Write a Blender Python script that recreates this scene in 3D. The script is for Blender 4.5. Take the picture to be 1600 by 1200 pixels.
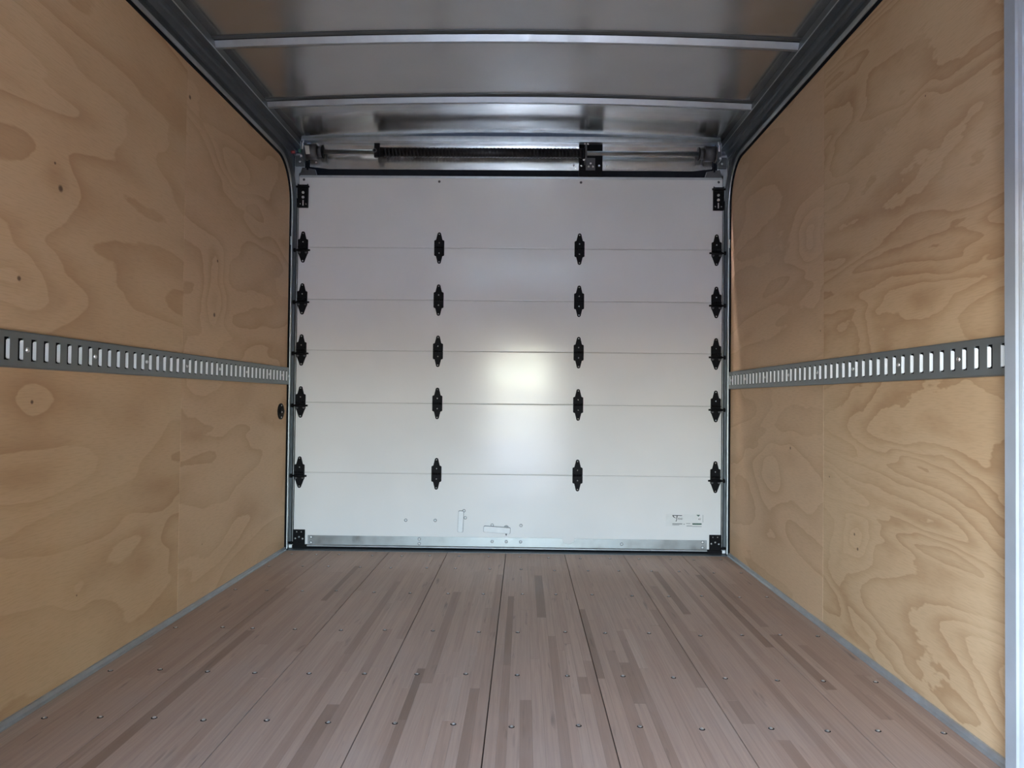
import bpy, math, random
from mathutils import Vector, Matrix
random.seed(11)

# ------------------------------------------------------------------ clear
for o in list(bpy.data.objects):
    bpy.data.objects.remove(o)
scene = bpy.context.scene
C = scene.collection

# ------------------------------------------------------------------ camera
F_PX, YAW, PITCH, ROLL = 1219.0, 0.0150, 0.0195, 0.0106
CAM = Vector((0.0832, 0.0, 0.799))
fw = Vector((-math.sin(YAW), math.cos(YAW), 0)); rt = Vector((math.cos(YAW), math.sin(YAW), 0)); up = Vector((0, 0, 1))
f2 = fw * math.cos(PITCH) + up * math.sin(PITCH); u2 = up * math.cos(PITCH) - fw * math.sin(PITCH)
r3 = rt * math.cos(ROLL) + u2 * math.sin(ROLL); u3 = u2 * math.cos(ROLL) - rt * math.sin(ROLL)
cd = bpy.data.cameras.new('camera'); cam = bpy.data.objects.new('camera', cd); C.objects.link(cam)
cd.sensor_width = 36.0; cd.lens = F_PX / 1600 * 36.0; cd.clip_start = 0.02
cam.matrix_world = Matrix(((r3.x, u3.x, -f2.x, CAM.x), (r3.y, u3.y, -f2.y, CAM.y), (r3.z, u3.z, -f2.z, CAM.z), (0, 0, 0, 1)))
scene.camera = cam

# ------------------------------------------------------------------ sky and exposure
w = bpy.data.worlds.new('sky'); scene.world = w; w.use_nodes = True
wn = w.node_tree.nodes; bgn = wn['Background']
sky = wn.new('ShaderNodeTexSky'); sky.sky_type = 'NISHITA'; sky.sun_disc = False
SUN_ROT = 270
sky.sun_elevation = math.radians(40); sky.sun_rotation = math.radians(SUN_ROT)
sky.air_density = 1.0; sky.dust_density = 1.5; sky.ozone_density = 1.0
w.node_tree.links.new(sky.outputs[0], bgn.inputs['Color']); bgn.inputs['Strength'].default_value = 4.0
vs = scene.view_settings
vs.view_transform = 'Standard'; vs.look = 'None'; vs.gamma = 1.0; vs.use_curve_mapping = False
vs.exposure = 1.72
cy_ = scene.cycles
cy_.max_bounces = 8; cy_.diffuse_bounces = 5; cy_.use_adaptive_sampling = True; cy_.adaptive_threshold = 0.025; cy_.glossy_bounces = 4; cy_.caustics_reflective = False; cy_.caustics_refractive = False
OPEN = (-0.285, 0.385, 1.30)     # walk-through opening in the front wall: x, x, height
# the walk-through opening in the front wall, where all daylight comes in, guides the sky sampling
pl = bpy.data.lights.new('sky_portal', 'AREA'); pl.shape = 'RECTANGLE'; pl.size = OPEN[1] - OPEN[0]; pl.size_y = OPEN[2]
pl.cycles.is_portal = True
po = bpy.data.objects.new('sky_portal', pl); C.objects.link(po)
po.location = ((OPEN[0] + OPEN[1]) / 2, -0.195, OPEN[2] / 2); po.rotation_euler = (math.radians(90), 0, 0)

# ------------------------------------------------------------------ dimensions (metres)
HW = 1.155        # half the inside width
REAR = 4.067      # end of the plywood lining
DOOR = 4.117      # inner face of the roll-up door
FRONT = -0.15     # front wall
PLY_TOP = 2.016
CEIL, ARCH = 2.155, 0.028
TRACK_Z, TRACK_H = 0.9076, 0.0905

# ------------------------------------------------------------------ node helpers
def new_mat(name):
    m = bpy.data.materials.new(name); m.use_nodes = True
    nt = m.node_tree
    return m, nt, nt.nodes['Principled BSDF']
def setv(sock, v):
    if hasattr(v, 'is_output'):
        sock.id_data.links.new(v, sock)
    else:
        if sock.type == 'RGBA' and len(v) == 3: v = (*v, 1)
        sock.default_value = v
def nd(nt, kind, ins=None, out=0, **props):
    n = nt.nodes.new('ShaderNode' + kind)
    for k, v in props.items(): setattr(n, k, v)
    if ins:
        for k, v in (ins.items() if isinstance(ins, dict) else enumerate(ins)): setv(n.inputs[k], v)
    return n.outputs[out]
def M(nt, op, *a): return nd(nt, 'Math', a, operation=op)
def noise(nt, vec, scale, detail=2, rough=0.5, dist=0.0):
    return nd(nt, 'TexNoise', {'Vector': vec, 'Scale': scale, 'Detail': detail, 'Roughness': rough, 'Distortion': dist}, 'Fac')
def ramp(nt, fac, stops, interp='LINEAR'):
    n = nt.nodes.new('ShaderNodeValToRGB'); n.color_ramp.interpolation = interp
    e = n.color_ramp.elements
    while len(e) < len(stops): e.new(0.5)
    for i, (p, c) in enumerate(stops):
        e[i].position = p; e[i].color = (*c, 1) if len(c) == 3 else c
    setv(n.inputs[0], fac); return n.outputs[0]
def mix(nt, fac, a, b, blend='MIX'):
    n = nt.nodes.new('ShaderNodeMix'); n.data_type = 'RGBA'; n.blend_type = blend
    setv(n.inputs[0], fac); setv(n.inputs[6], a); setv(n.inputs[7], b); return n.outputs[2]
def maprange(nt, v, a, b, c, d):
    return nd(nt, 'MapRange', {0: v, 1: a, 2: b, 3: c, 4: d})
def combine(nt, x, y, z): return nd(nt, 'CombineXYZ', (x, y, z))
def bump(nt, h, strength, dist=0.002):
    return nd(nt, 'Bump', {'Strength': strength, 'Distance': dist, 'Height': h}, 'Normal')
def pos(nt):
    g = nt.nodes.new('ShaderNodeNewGeometry'); s = nt.nodes.new('ShaderNodeSeparateXYZ')
    nt.links.new(g.outputs['Position'], s.inputs[0]); return g.outputs['Position'], s.outputs

def plain(name, col, rough=0.5, metal=0.0, var=0.12, scale=30.0, bmp=0.0, rvar=0.1, spec=0.5):
    m, nt, b = new_mat(name); p, _ = pos(nt)
    n = noise(nt, p, scale, 4, 0.6)
    lo = tuple(c * (1 - var) for c in col); hi = tuple(min(1, c * (1 + var)) for c in col)
    setv(b.inputs['Base Color'], ramp(nt, n, [(0.3, lo), (0.7, hi)]))
    setv(b.inputs['Roughness'], maprange(nt, n, 0.3, 0.7, max(0.02, rough - rvar), min(1, rough + rvar)))
    b.inputs['Metallic'].default_value = metal
    b.inputs['Specular IOR Level'].default_value = spec
    if bmp: setv(b.inputs['Normal'], bump(nt, n, bmp))
    return m

MAT = {}
MAT['galv'] = plain('galvanised_steel', (0.46, 0.49, 0.50), 0.42, 0.9, 0.14, 22, 0.02)
MAT['galv_dark'] = plain('weathered_steel', (0.135, 0.15, 0.16), 0.5, 0.7, 0.2, 16, 0.02)
MAT['track'] = plain('track_steel', (0.22, 0.24, 0.245), 0.5, 0.7, 0.1, 25, 0.02)
MAT['zinc'] = plain('bright_zinc', (0.95, 0.96, 0.965), 0.5, 0.0, 0.02, 60)
MAT['bolt'] = plain('bolt_zinc', (0.75, 0.77, 0.78), 0.3, 0.9, 0.08, 90)
MAT['alu'] = plain('brushed_aluminium', (0.52, 0.55, 0.57), 0.46, 0.8, 0.1, 18)
MAT['rail_alu'] = plain('dull_aluminium', (0.33, 0.35, 0.36), 0.40, 0.85, 0.1, 14)
MAT['latch'] = plain('latch_plating', (0.84, 0.87, 0.89), 0.55, 0.0, 0.04, 20, spec=0.3)
MAT['post'] = plain('post_aluminium', (0.40, 0.435, 0.48), 0.5, 0.3, 0.08, 9)
MAT['alu_pale'] = plain('pale_aluminium', (0.66, 0.68, 0.70), 0.48, 0.3, 0.06, 9)
MAT['black'] = plain('black_steel', (0.006, 0.006, 0.007), 0.6, 0.0, 0.3, 60, spec=0.12)
MAT['rubber'] = plain('black_rubber', (0.007, 0.008, 0.010), 0.8, 0.0, 0.3, 40, spec=0.06)
MAT['spring'] = plain('oiled_spring_steel', (0.018, 0.018, 0.02), 0.38, 0.3, 0.3, 80, spec=0.4)
MAT['iron'] = plain('dull_iron', (0.10, 0.10, 0.105), 0.5, 0.6, 0.2, 40)
MAT['red'] = plain('red_paint', (0.35, 0.06, 0.07), 0.5, 0, 0.1)
MAT['green'] = plain('green_paint', (0.06, 0.17, 0.10), 0.5, 0, 0.1)
MAT['paper'] = plain('tag_paper', (0.62, 0.60, 0.55), 0.7, 0, 0.05)
MAT['ink'] = plain('label_ink', (0.02, 0.022, 0.024), 0.5, 0, 0.1)
MAT['ink_grey'] = plain('faded_ink', (0.20, 0.22, 0.22), 0.5, 0, 0.2, 300)
MAT['ink_green'] = plain('green_ink', (0.05, 0.12, 0.09), 0.5, 0, 0.2, 300)
MAT['film'] = plain('label_film', (0.77, 0.775, 0.765), 0.35, 0, 0.03)
MAT['skin'] = plain('bulkhead_grey', (0.16, 0.165, 0.17), 0.4, 0, 0.03, 8)
MAT['ground'] = plain('asphalt_yard', (0.32, 0.308, 0.29), 0.9, 0, 0.12, 3)
MAT['leaf'] = plain('leaf_green', (0.08, 0.13, 0.07), 0.6, 0, 0.4, 6)
MAT['bark'] = plain('bark', (0.12, 0.09, 0.06), 0.8, 0, 0.2, 10)

def door_paint():
    m, nt, b = new_mat('white_door_paint'); p, s = pos(nt)
    n = noise(nt, p, 3.0, 2); f = noise(nt, p, 420, 2)
    setv(b.inputs['Base Color'], ramp(nt, n, [(0.3, (0.80, 0.80, 0.795)), (0.7, (0.84, 0.84, 0.835))]))
    setv(b.inputs['Roughness'], maprange(nt, n, 0.3, 0.7, 0.14, 0.18))
    big = noise(nt, combine(nt, M(nt, 'MULTIPLY', s[0], 1.6), 0.0, M(nt, 'MULTIPLY', s[2], 4.0)), 1.0, 1)
    h = M(nt, 'ADD', M(nt, 'MULTIPLY', f, 0.00006), M(nt, 'MULTIPLY', big, 0.004))
    setv(b.inputs['Normal'], bump(nt, h, 0.7, 1.0))
    b.inputs['Specular IOR Level'].default_value = 0.28
    return m
MAT['door'] = door_paint()

def ceiling_metal():
    m, nt, b = new_mat('roof_sheet_metal'); p, s = pos(nt)
    n = noise(nt, p, 6.0, 3)
    setv(b.inputs['Base Color'], ramp(nt, n, [(0.3, (0.47, 0.485, 0.47)), (0.7, (0.53, 0.54, 0.525))]))
    b.inputs['Metallic'].default_value = 0.9
    setv(b.inputs['Roughness'], maprange(nt, n, 0.3, 0.7, 0.19, 0.235))
    wv = noise(nt, combine(nt, M(nt, 'MULTIPLY', s[0], 1.1), M(nt, 'MULTIPLY', s[1], 6.0), 0.0), 1.0, 0)
    amp = maprange(nt, s[1], 3.45, 3.7, 0.001, 0.008)
    setv(b.inputs['Normal'], bump(nt, M(nt, 'MULTIPLY', wv, amp), 1.0, 1.0))
    return m
MAT['ceil'] = ceiling_metal()

def header_metal():
    m, nt, b = new_mat('header_sheet_metal'); p, s = pos(nt)
    n = noise(nt, p, 8.0, 3)
    setv(b.inputs['Base Color'], ramp(nt, n, [(0.3, (0.60, 0.60, 0.59)), (0.7, (0.67, 0.67, 0.66))]))
    b.inputs['Metallic'].default_value = 0.85
    setv(b.inputs['Roughness'], maprange(nt, n, 0.3, 0.7, 0.18, 0.26))
    wv = noise(nt, combine(nt, M(nt, 'MULTIPLY', s[0], 1.5), 0.0, M(nt, 'MULTIPLY', s[2], 8.0)), 1.0, 2)
    setv(b.inputs['Normal'], bump(nt, M(nt, 'MULTIPLY', wv, 0.006), 1.0, 1.0))
    return m
MAT['header'] = header_metal()

def plywood(name, seed, bands, contrast, knots, hills=(), warp=1.0, tone=0.5, sy=0.8, sz=2.8):
    """rotary cut softwood veneer: growth-ring contours with one sharp edge, running along the box"""
    m, nt, b = new_mat(name); p, s = pos(nt); y, z = s[1], s[2]
    v = combine(nt, M(nt, 'ADD', M(nt, 'MULTIPLY', y, sy), seed * 3.7), M(nt, 'ADD', M(nt, 'MULTIPLY', z, sz), seed * 5.3), seed * 1.0)
    h = noise(nt, v, 0.95, 2.0, 0.45, 0.45 * warp)
    v2 = combine(nt, M(nt, 'MULTIPLY', y, 4.0), M(nt, 'MULTIPLY', z, 10.0), seed * 2.0)
    rag = noise(nt, v2, 1.0, 4, 0.62)
    h = M(nt, 'ADD', h, M(nt, 'MULTIPLY', rag, 0.06 * warp))
    def gauss(ky, kz, ry, rz):
        dy = M(nt, 'MULTIPLY', M(nt, 'SUBTRACT', y, ky), 1 / ry); dz = M(nt, 'MULTIPLY', M(nt, 'SUBTRACT', z, kz), 1 / rz)
        d2 = M(nt, 'ADD', M(nt, 'MULTIPLY', dy, dy), M(nt, 'MULTIPLY', dz, dz))
        return M(nt, 'EXPONENT', M(nt, 'MULTIPLY', d2, -1.0)), d2
    for (ky, kz, ry, rz, amp) in hills:
        h = M(nt, 'ADD', h, M(nt, 'MULTIPLY', gauss(ky, kz, ry, rz)[0], amp))
    dark = None
    for (ky, kz, r) in knots:
        g, _ = gauss(ky, kz, 0.05 + 5 * r, 0.03 + 4 * r)
        h = M(nt, 'ADD', h, M(nt, 'MULTIPLY', g, 0.10))
        _, d2 = gauss(ky, kz, r * 0.8, r * 0.7)
        k = maprange(nt, d2, 0.25, 1.3, 1.0, 0.0)
        dark = k if dark is None else M(nt, 'MAXIMUM', dark, k)
    fr = M(nt, 'FRACT', M(nt, 'MULTIPLY', h, bands))
    saw = ramp(nt, fr, [(0.0, (0, 0, 0)), (0.40, (0.10, 0.10, 0.10)), (0.80, (0.72, 0.72, 0.72)), (0.955, (1, 1, 1)), (1.0, (0, 0, 0))])
    big = noise(nt, combine(nt, M(nt, 'MULTIPLY', y, 1.7), M(nt, 'MULTIPLY', z, 2.6), seed * 4.0), 1.0, 2, 0.5)
    strength = M(nt, 'MULTIPLY', maprange(nt, big, 0.35, 0.62, 0.30, 1.0), contrast)
    t = M(nt, 'MULTIPLY', saw, strength)
    L1, L2 = (0.585, 0.415, 0.24), (0.525, 0.345, 0.183)
    base = mix(nt, maprange(nt, big, 0.3, 0.7, 0.0, 1.0), L1, L2)
    base = mix(nt, tone, base, (0.67, 0.465, 0.305))
    col = mix(nt, t, base, (0.335, 0.18, 0.078))
    # pores and fine streaks along the grain
    st = noise(nt, combine(nt, M(nt, 'MULTIPLY', y, 22.0), M(nt, 'MULTIPLY', z, 260.0), 0.0), 1.0, 2)
    col = mix(nt, M(nt, 'MULTIPLY', M(nt, 'SUBTRACT', st, 0.45), 0.7), col, (0.30, 0.19, 0.105))
    speck = noise(nt, combine(nt, M(nt, 'MULTIPLY', y, 26.0), M(nt, 'MULTIPLY', z, 20.0), seed), 1.0, 1)
    col = mix(nt, maprange(nt, speck, 0.845, 0.87, 0.0, 0.75), col, (0.07, 0.04, 0.025))
    if dark is not None:
        col = mix(nt, M(nt, 'MULTIPLY', dark, 0.85), col, (0.07, 0.035, 0.02))
    setv(b.inputs['Base Color'], col)
    b.inputs['Roughness'].default_value = 0.62
    b.inputs['Specular IOR Level'].default_value = 0.3
    setv(b.inputs['Normal'], bump(nt, st, 0.05, 0.002))
    return m

def floor_wood():
    m, nt, b = new_mat('laminated_hardwood'); p, s = pos(nt)
    at = nt.nodes.new('ShaderNodeAttribute'); at.attribute_name = 'tone'
    tone, rnd = nd(nt, 'SeparateXYZ', (at.outputs['Vector'],), 0), nd(nt, 'SeparateXYZ', (at.outputs['Vector'],), 1)
    base = ramp(nt, tone, [(0.0, (0.245, 0.148, 0.098)), (0.3, (0.39, 0.252, 0.178)), (0.55, (0.485, 0.325, 0.235)), (0.8, (0.54, 0.375, 0.278)), (1.0, (0.59, 0.43, 0.325))])
    vy = M(nt, 'ADD', M(nt, 'MULTIPLY', s[1], 3.0), M(nt, 'MULTIPLY', rnd, 37.0))
    gx = M(nt, 'ADD', M(nt, 'MULTIPLY', s[0], 130.0), M(nt, 'MULTIPLY', rnd, 91.0))
    g = noise(nt, combine(nt, gx, vy, 0.0), 1.0, 3, 0.6, 0.6)
    col = mix(nt, maprange(nt, g, 0.35, 0.75, 0.0, 0.34), base, (0.20, 0.125, 0.09))
    sx = M(nt, 'ADD', M(nt, 'MULTIPLY', s[0], 46.0), M(nt, 'MULTIPLY', rnd, 53.0))
    g2 = noise(nt, combine(nt, sx, M(nt, 'ADD', M(nt, 'MULTIPLY', s[1], 4.5), M(nt, 'MULTIPLY', rnd, 11.0)), 3.0), 1.0, 2, 0.5, 0.3)
    col = mix(nt, maprange(nt, g2, 0.655, 0.78, 0.0, 0.6), col, (0.11, 0.075, 0.06))
    wear = noise(nt, combine(nt, M(nt, 'MULTIPLY', s[0], 2.2), M(nt, 'MULTIPLY', s[1], 1.6), 0.0), 1.0, 4, 0.6)
    col = mix(nt, maprange(nt, wear, 0.45, 0.72, 0.0, 0.35), col, (0.475, 0.38, 0.315))
    setv(b.inputs['Base Color'], col)
    setv(b.inputs['Roughness'], maprange(nt, wear, 0.3, 0.7, 0.46, 0.62))
    b.inputs['Specular IOR Level'].default_value = 0.4
    setv(b.inputs['Normal'], bump(nt, g, 0.08, 0.001))
    return m
MAT['floor'] = floor_wood()

# ------------------------------------------------------------------ mesh builder
WLOC = {}
def tag(o, label=None, cat=None, group=None, kind=None):
    if label: o['label'] = label
    if cat: o['category'] = cat
    if group: o['group'] = group
    if kind: o['kind'] = kind
    return o
def put(name, data, parent=None, loc=(0, 0, 0), rot=None):
    o = bpy.data.objects.new(name, data); C.objects.link(o)
    L = Vector(loc)
    if parent is not None:
        o.parent = parent; o.location = L - WLOC[parent]
    else:
        o.location = L
    if rot: o.rotation_euler = rot
    WLOC[o] = L
    return o
def root(name, loc, label=None, cat=None, group=None, kind=None):
    o = put(name, None, None, loc); o.empty_display_size = 0.1
    return tag(o, label, cat, group, kind)

class MB:
    def __init__(s): s.v = []; s.f = []; s.sm = []
    def add(s, vs_, fs, smooth=False):
        n = len(s.v); s.v += [tuple(v) for v in vs_]
        for f in fs: s.f.append(tuple(i + n for i in f)); s.sm.append(smooth)
        return s
    def box(s, x0, x1, y0, y1, z0, z1):
        x0, x1 = min(x0, x1), max(x0, x1); y0, y1 = min(y0, y1), max(y0, y1); z0, z1 = min(z0, z1), max(z0, z1)
        return s.add([(x0, y0, z0), (x1, y0, z0), (x1, y1, z0), (x0, y1, z0), (x0, y0, z1), (x1, y0, z1), (x1, y1, z1), (x0, y1, z1)],
                     [(0, 3, 2, 1), (4, 5, 6, 7), (0, 1, 5, 4), (1, 2, 6, 5), (2, 3, 7, 6), (3, 0, 4, 7)])
    def prism(s, poly, axis, a, b):
        """extrude a 2-D polygon along an axis; poly gives the two other coordinates in xyz order"""
        def P(p, t): return {'x': (t, p[0], p[1]), 'y': (p[0], t, p[1]), 'z': (p[0], p[1], t)}[axis]
        n = len(poly)
        area = sum(poly[i][0] * poly[(i + 1) % n][1] - poly[(i + 1) % n][0] * poly[i][1] for i in range(n))
        if (area < 0) != (axis == 'y'): poly = poly[::-1]
        if b < a: a, b = b, a
        vs_ = [P(p, a) for p in poly] + [P(p, b) for p in poly]
        fs = [tuple(range(n - 1, -1, -1)), tuple(range(n, 2 * n))] + [(i, (i + 1) % n, n + (i + 1) % n, n + i) for i in range(n)]
        return s.add(vs_, fs)
    def cyl(s, c, r, h, axis, n=16, r2=None, caps=True):
        """cylinder starting at c, running h along an axis"""
        r2 = r if r2 is None else r2; vs_ = []
        for (rr, t) in ((r, 0), (r2, h)):
            for i in range(n):
                a = 2 * math.pi * i / n; u, v = rr * math.cos(a), rr * math.sin(a)
                vs_.append({'x': (c[0] + t, c[1] + u, c[2] + v), 'y': (c[0] + u, c[1] + t, c[2] + v), 'z': (c[0] + u, c[1] + v, c[2] + t)}[axis])
        flip = (h < 0) != (axis == 'y')
        side = [(i, (i + 1) % n, n + (i + 1) % n, n + i) for i in range(n)]
        if flip: side = [f[::-1] for f in side]
        s.add(vs_, side, True)
        if caps:
            e = [tuple(range(n - 1, -1, -1)), tuple(range(n, 2 * n))]
            if flip: e = [f[::-1] for f in e]
            k = len(s.v) - 2 * n
            for f in e: s.f.append(tuple(i + k for i in f)); s.sm.append(False)
        return s
    def dome(s, c, r, h, axis, sign=1, n=12, rings=3):
        """rounded bolt head standing on c"""
        vs_ = []
        for j in range(rings):
            a = (math.pi / 2) * j / rings
            rr, t = r * math.cos(a), h * math.sin(a) * sign
            for i in range(n):
                q = 2 * math.pi * i / n; u, v = rr * math.cos(q), rr * math.sin(q)
                vs_.append({'x': (c[0] + t, c[1] + u, c[2] + v), 'y': (c[0] + u, c[1] + t, c[2] + v), 'z': (c[0] + u, c[1] + v, c[2] + t)}[axis])
        vs_.append({'x': (c[0] + h * sign, c[1], c[2]), 'y': (c[0], c[1] + h * sign, c[2]), 'z': (c[0], c[1], c[2] + h * sign)}[axis])
        fs = []
        for j in range(rings - 1):
            for i in range(n): fs.append((j * n + i, j * n + (i + 1) % n, (j + 1) * n + (i + 1) % n, (j + 1) * n + i))
        for i in range(n): fs.append(((rings - 1) * n + i, (rings - 1) * n + (i + 1) % n, rings * n))
        if (sign < 0) != (axis == 'y'): fs = [f[::-1] for f in fs]
        return s.add(vs_, fs, True)
    def tube(s, pts, r, n=8):
        pts = [Vector(p) for p in pts]; vs_ = []
        for i, p in enumerate(pts):
            d = (pts[min(i + 1, len(pts) - 1)] - pts[max(i - 1, 0)]).normalized()
            a = d.orthogonal().normalized()
            if i and a.dot(pa) < 0.999:
                a = (pa - d * pa.dot(d)).normalized()
            pa = a; bb = d.cross(a)
            vs_ += [p + a * (r * math.cos(2 * math.pi * k / n)) + bb * (r * math.sin(2 * math.pi * k / n)) for k in range(n)]
        fs = [(i * n + k, i * n + (k + 1) % n, (i + 1) * n + (k + 1) % n, (i + 1) * n + k) for i in range(len(pts) - 1) for k in range(n)]
        fs += [tuple(range(n - 1, -1, -1)), tuple((len(pts) - 1) * n + k for k in range(n))]
        return s.add(vs_, fs, True)
    def mesh(s, name, mat, off=(0, 0, 0)):
        me = bpy.data.meshes.new(name)
        me.from_pydata([(v[0] - off[0], v[1] - off[1], v[2] - off[2]) for v in s.v], [], s.f)
        me.polygons.foreach_set('use_smooth', s.sm)
        me.materials.append(MAT[mat] if isinstance(mat, str) else mat); me.update()
        return me
    def build(s, name, mat, parent=None, loc=None, bevel=0.0):
        """world-coordinate mesh, stored relative to its parent's (or its own) origin"""
        L = Vector(loc) if loc is not None else (WLOC[parent] if parent is not None else Vector((0, 0, 0)))
        o = put(name, s.mesh(name, mat, L), parent, L)
        if bevel:
            b = o.modifiers.new('edge', 'BEVEL'); b.width = bevel; b.segments = 2; b.limit_method = 'ANGLE'
        return o

def arc(cx, cy, r, a0, a1, n):
    return [(cx + r * math.cos(math.radians(a0 + (a1 - a0) * i / n)), cy + r * math.sin(math.radians(a0 + (a1 - a0) * i / n))) for i in range(n + 1)]

# ================================================================== FLOOR
floor = MB().box(-HW, HW, FRONT, REAR + 0.01, -0.06, -0.031).build('floor', 'iron')
tag(floor, 'pinkish brown laminated hardwood floor of the truck body', 'floor', kind='structure')
edges = [-HW + 0.004, -0.909, -0.606, -0.303, 0.0, 0.303, 0.606, 0.909, HW - 0.004]
# staves that stand out in the photograph: x, near end, far end, tone
MARKED = [(-0.691, 3.07, 3.71, .12), (-0.465, 2.44, 3.41, .30), (-0.205, 1.95, 2.32, .08), (-0.207, 1.62, 1.95, .22), (-0.399, 1.60, 2.04, .2),
          (0.030, 2.36, 3.18, .16), (-0.047, 1.6, 2.17, .26), (-0.168, 2.20, 3.24, .33), (0.163, 2.88, 3.56, .14), (0.089, 1.6, 2.09, .28),
          (0.311, 2.26, 3.00, .2), (0.273, 2.14, 2.27, .3), (0.399, 2.08, 2.40, .25), (0.718, 2.95, 3.68, .15), (0.883, 2.57, 3.62, .14),
          (0.948, 2.80, 3.80, .26), (0.651, 1.96, 2.11, .25), (0.935, 2.20, 2.71, .22), (0.711, 1.6, 1.87, .25), (-0.834, 1.55, 2.67, .2),
          (0.775, 2.45, 2.89, .35), (-0.62, 2.9, 3.3, .4), (-0.33, 2.6, 3.4, .42), (1.02, 2.0, 2.6, .4), (0.54, 2.3, 2.9, .72), (0.60, 1.7, 2.2, .85),
          (0.45, 2.35, 2.75, .95), (-0.09, 1.95, 2.25, .9)]
SPLIT = 1.40      # nearer than this the staves lie below the frame
screw_rows = [0.45, 0.9, 1.25, 1.58, 1.925, 2.271, 2.695, 3.215, 3.675, 3.964]
scr = MB().cyl((0, 0, -0.001), 0.0075, 0.0012, 'z', 12).mesh('screw', 'rubber')
_h = MB().dome((0, 0.001, 0.0005), 0.0050, 0.0028, 'z', 1, 10, 2)
scr_n = len(scr.polygons)
_c = MB().cyl((0, 0, -0.001), 0.0075, 0.0012, 'z', 12); _c.add(_h.v, _h.f, True)  # black disc round the head paints the shade of its recess
scr = _c.mesh('screw', 'rubber'); scr.materials.append(MAT['bolt'])
for p_ in list(scr.polygons)[scr_n:]: p_.material_index = 1
def stave_mesh(mb, tones, mat='floor'):
    me = mb.mesh('stave', mat)
    at = me.attributes.new('tone', 'FLOAT_VECTOR', 'POINT')
    at.data.foreach_set('vector', [c for t in tones for c in t])
    return me
for bi in range(8):
    x0, x1 = edges[bi] + 0.0014, edges[bi + 1] - 0.0014
    board = MB().box(x0, x1, FRONT, REAR - 0.005, -0.031, -0.022).build('floor_board', 'floor', floor)
    at = board.data.attributes.new('tone', 'FLOAT_VECTOR', 'POINT'); at.data.foreach_set('vector', [0.4, 0.5, 0] * 8)
    n = max(7, round((x1 - x0) / 0.0285)); ws = [random.uniform(0.8, 1.2) for _ in range(n)]
    tot = sum(ws); xs = [x0]
    for q in ws: xs.append(xs[-1] + q / tot * (x1 - x0))
    near = MB(); near_t = []
    for k in range(n):
        a, b_ = xs[k], xs[k + 1]
        marks = sorted([m for m in MARKED if a <= m[0] < b_], key=lambda m: m[1])
        segs = []; y = FRONT; mi = 0
        first = True
        while y < REAR - 0.006:
            nxt = marks[mi] if mi < len(marks) else None
            if nxt and y >= nxt[1] - 0.02:
                e = max(nxt[2], y + 0.08); segs.append((y, e, nxt[3])); y = e; mi += 1; continue
            lim = nxt[1] if nxt else REAR - 0.005
            if y < SPLIT and lim > SPLIT: lim = SPLIT
            L = random.uniform(0.75, 1.5)
            e = y + L
            if e > lim - 0.25: e = lim
            r = random.random()
            t = random.gauss(0.66, 0.09) if r < 0.86 else random.uniform(0.32, 0.5)
            segs.append((y, e, max(0.05, min(0.98, t)))); y = e
        for (ya, yb, t) in segs:
            rnd = random.random(); dz = random.uniform(0, 0.0003)
            tv = (t, rnd, 0.0)
            if yb <= SPLIT + 1e-6:
                near.box(a, b_, ya, yb, -0.022, -dz); near_t += [tv] * 8
            else:
                mb = MB().box(a + 0.00012, b_ - 0.00012, ya + 0.0002, yb - 0.0002, -0.022, -dz)
                put('stave', stave_mesh(mb, [tv] * 8), board)
    if near.v:
        o = put('stave_strips', stave_mesh(near, near_t), board); o['kind'] = 'stuff'
    cx = (x0 + x1) / 2; hw_ = 0.075 if x1 - x0 > 0.27 else 0.068
    for ry in screw_rows:
        for sgn in (-1, 1):
            put('screw', scr, board, (cx + sgn * hw_ + random.uniform(-0.016, 0.016), ry + random.uniform(-0.012, 0.012), 0.0))

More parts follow.
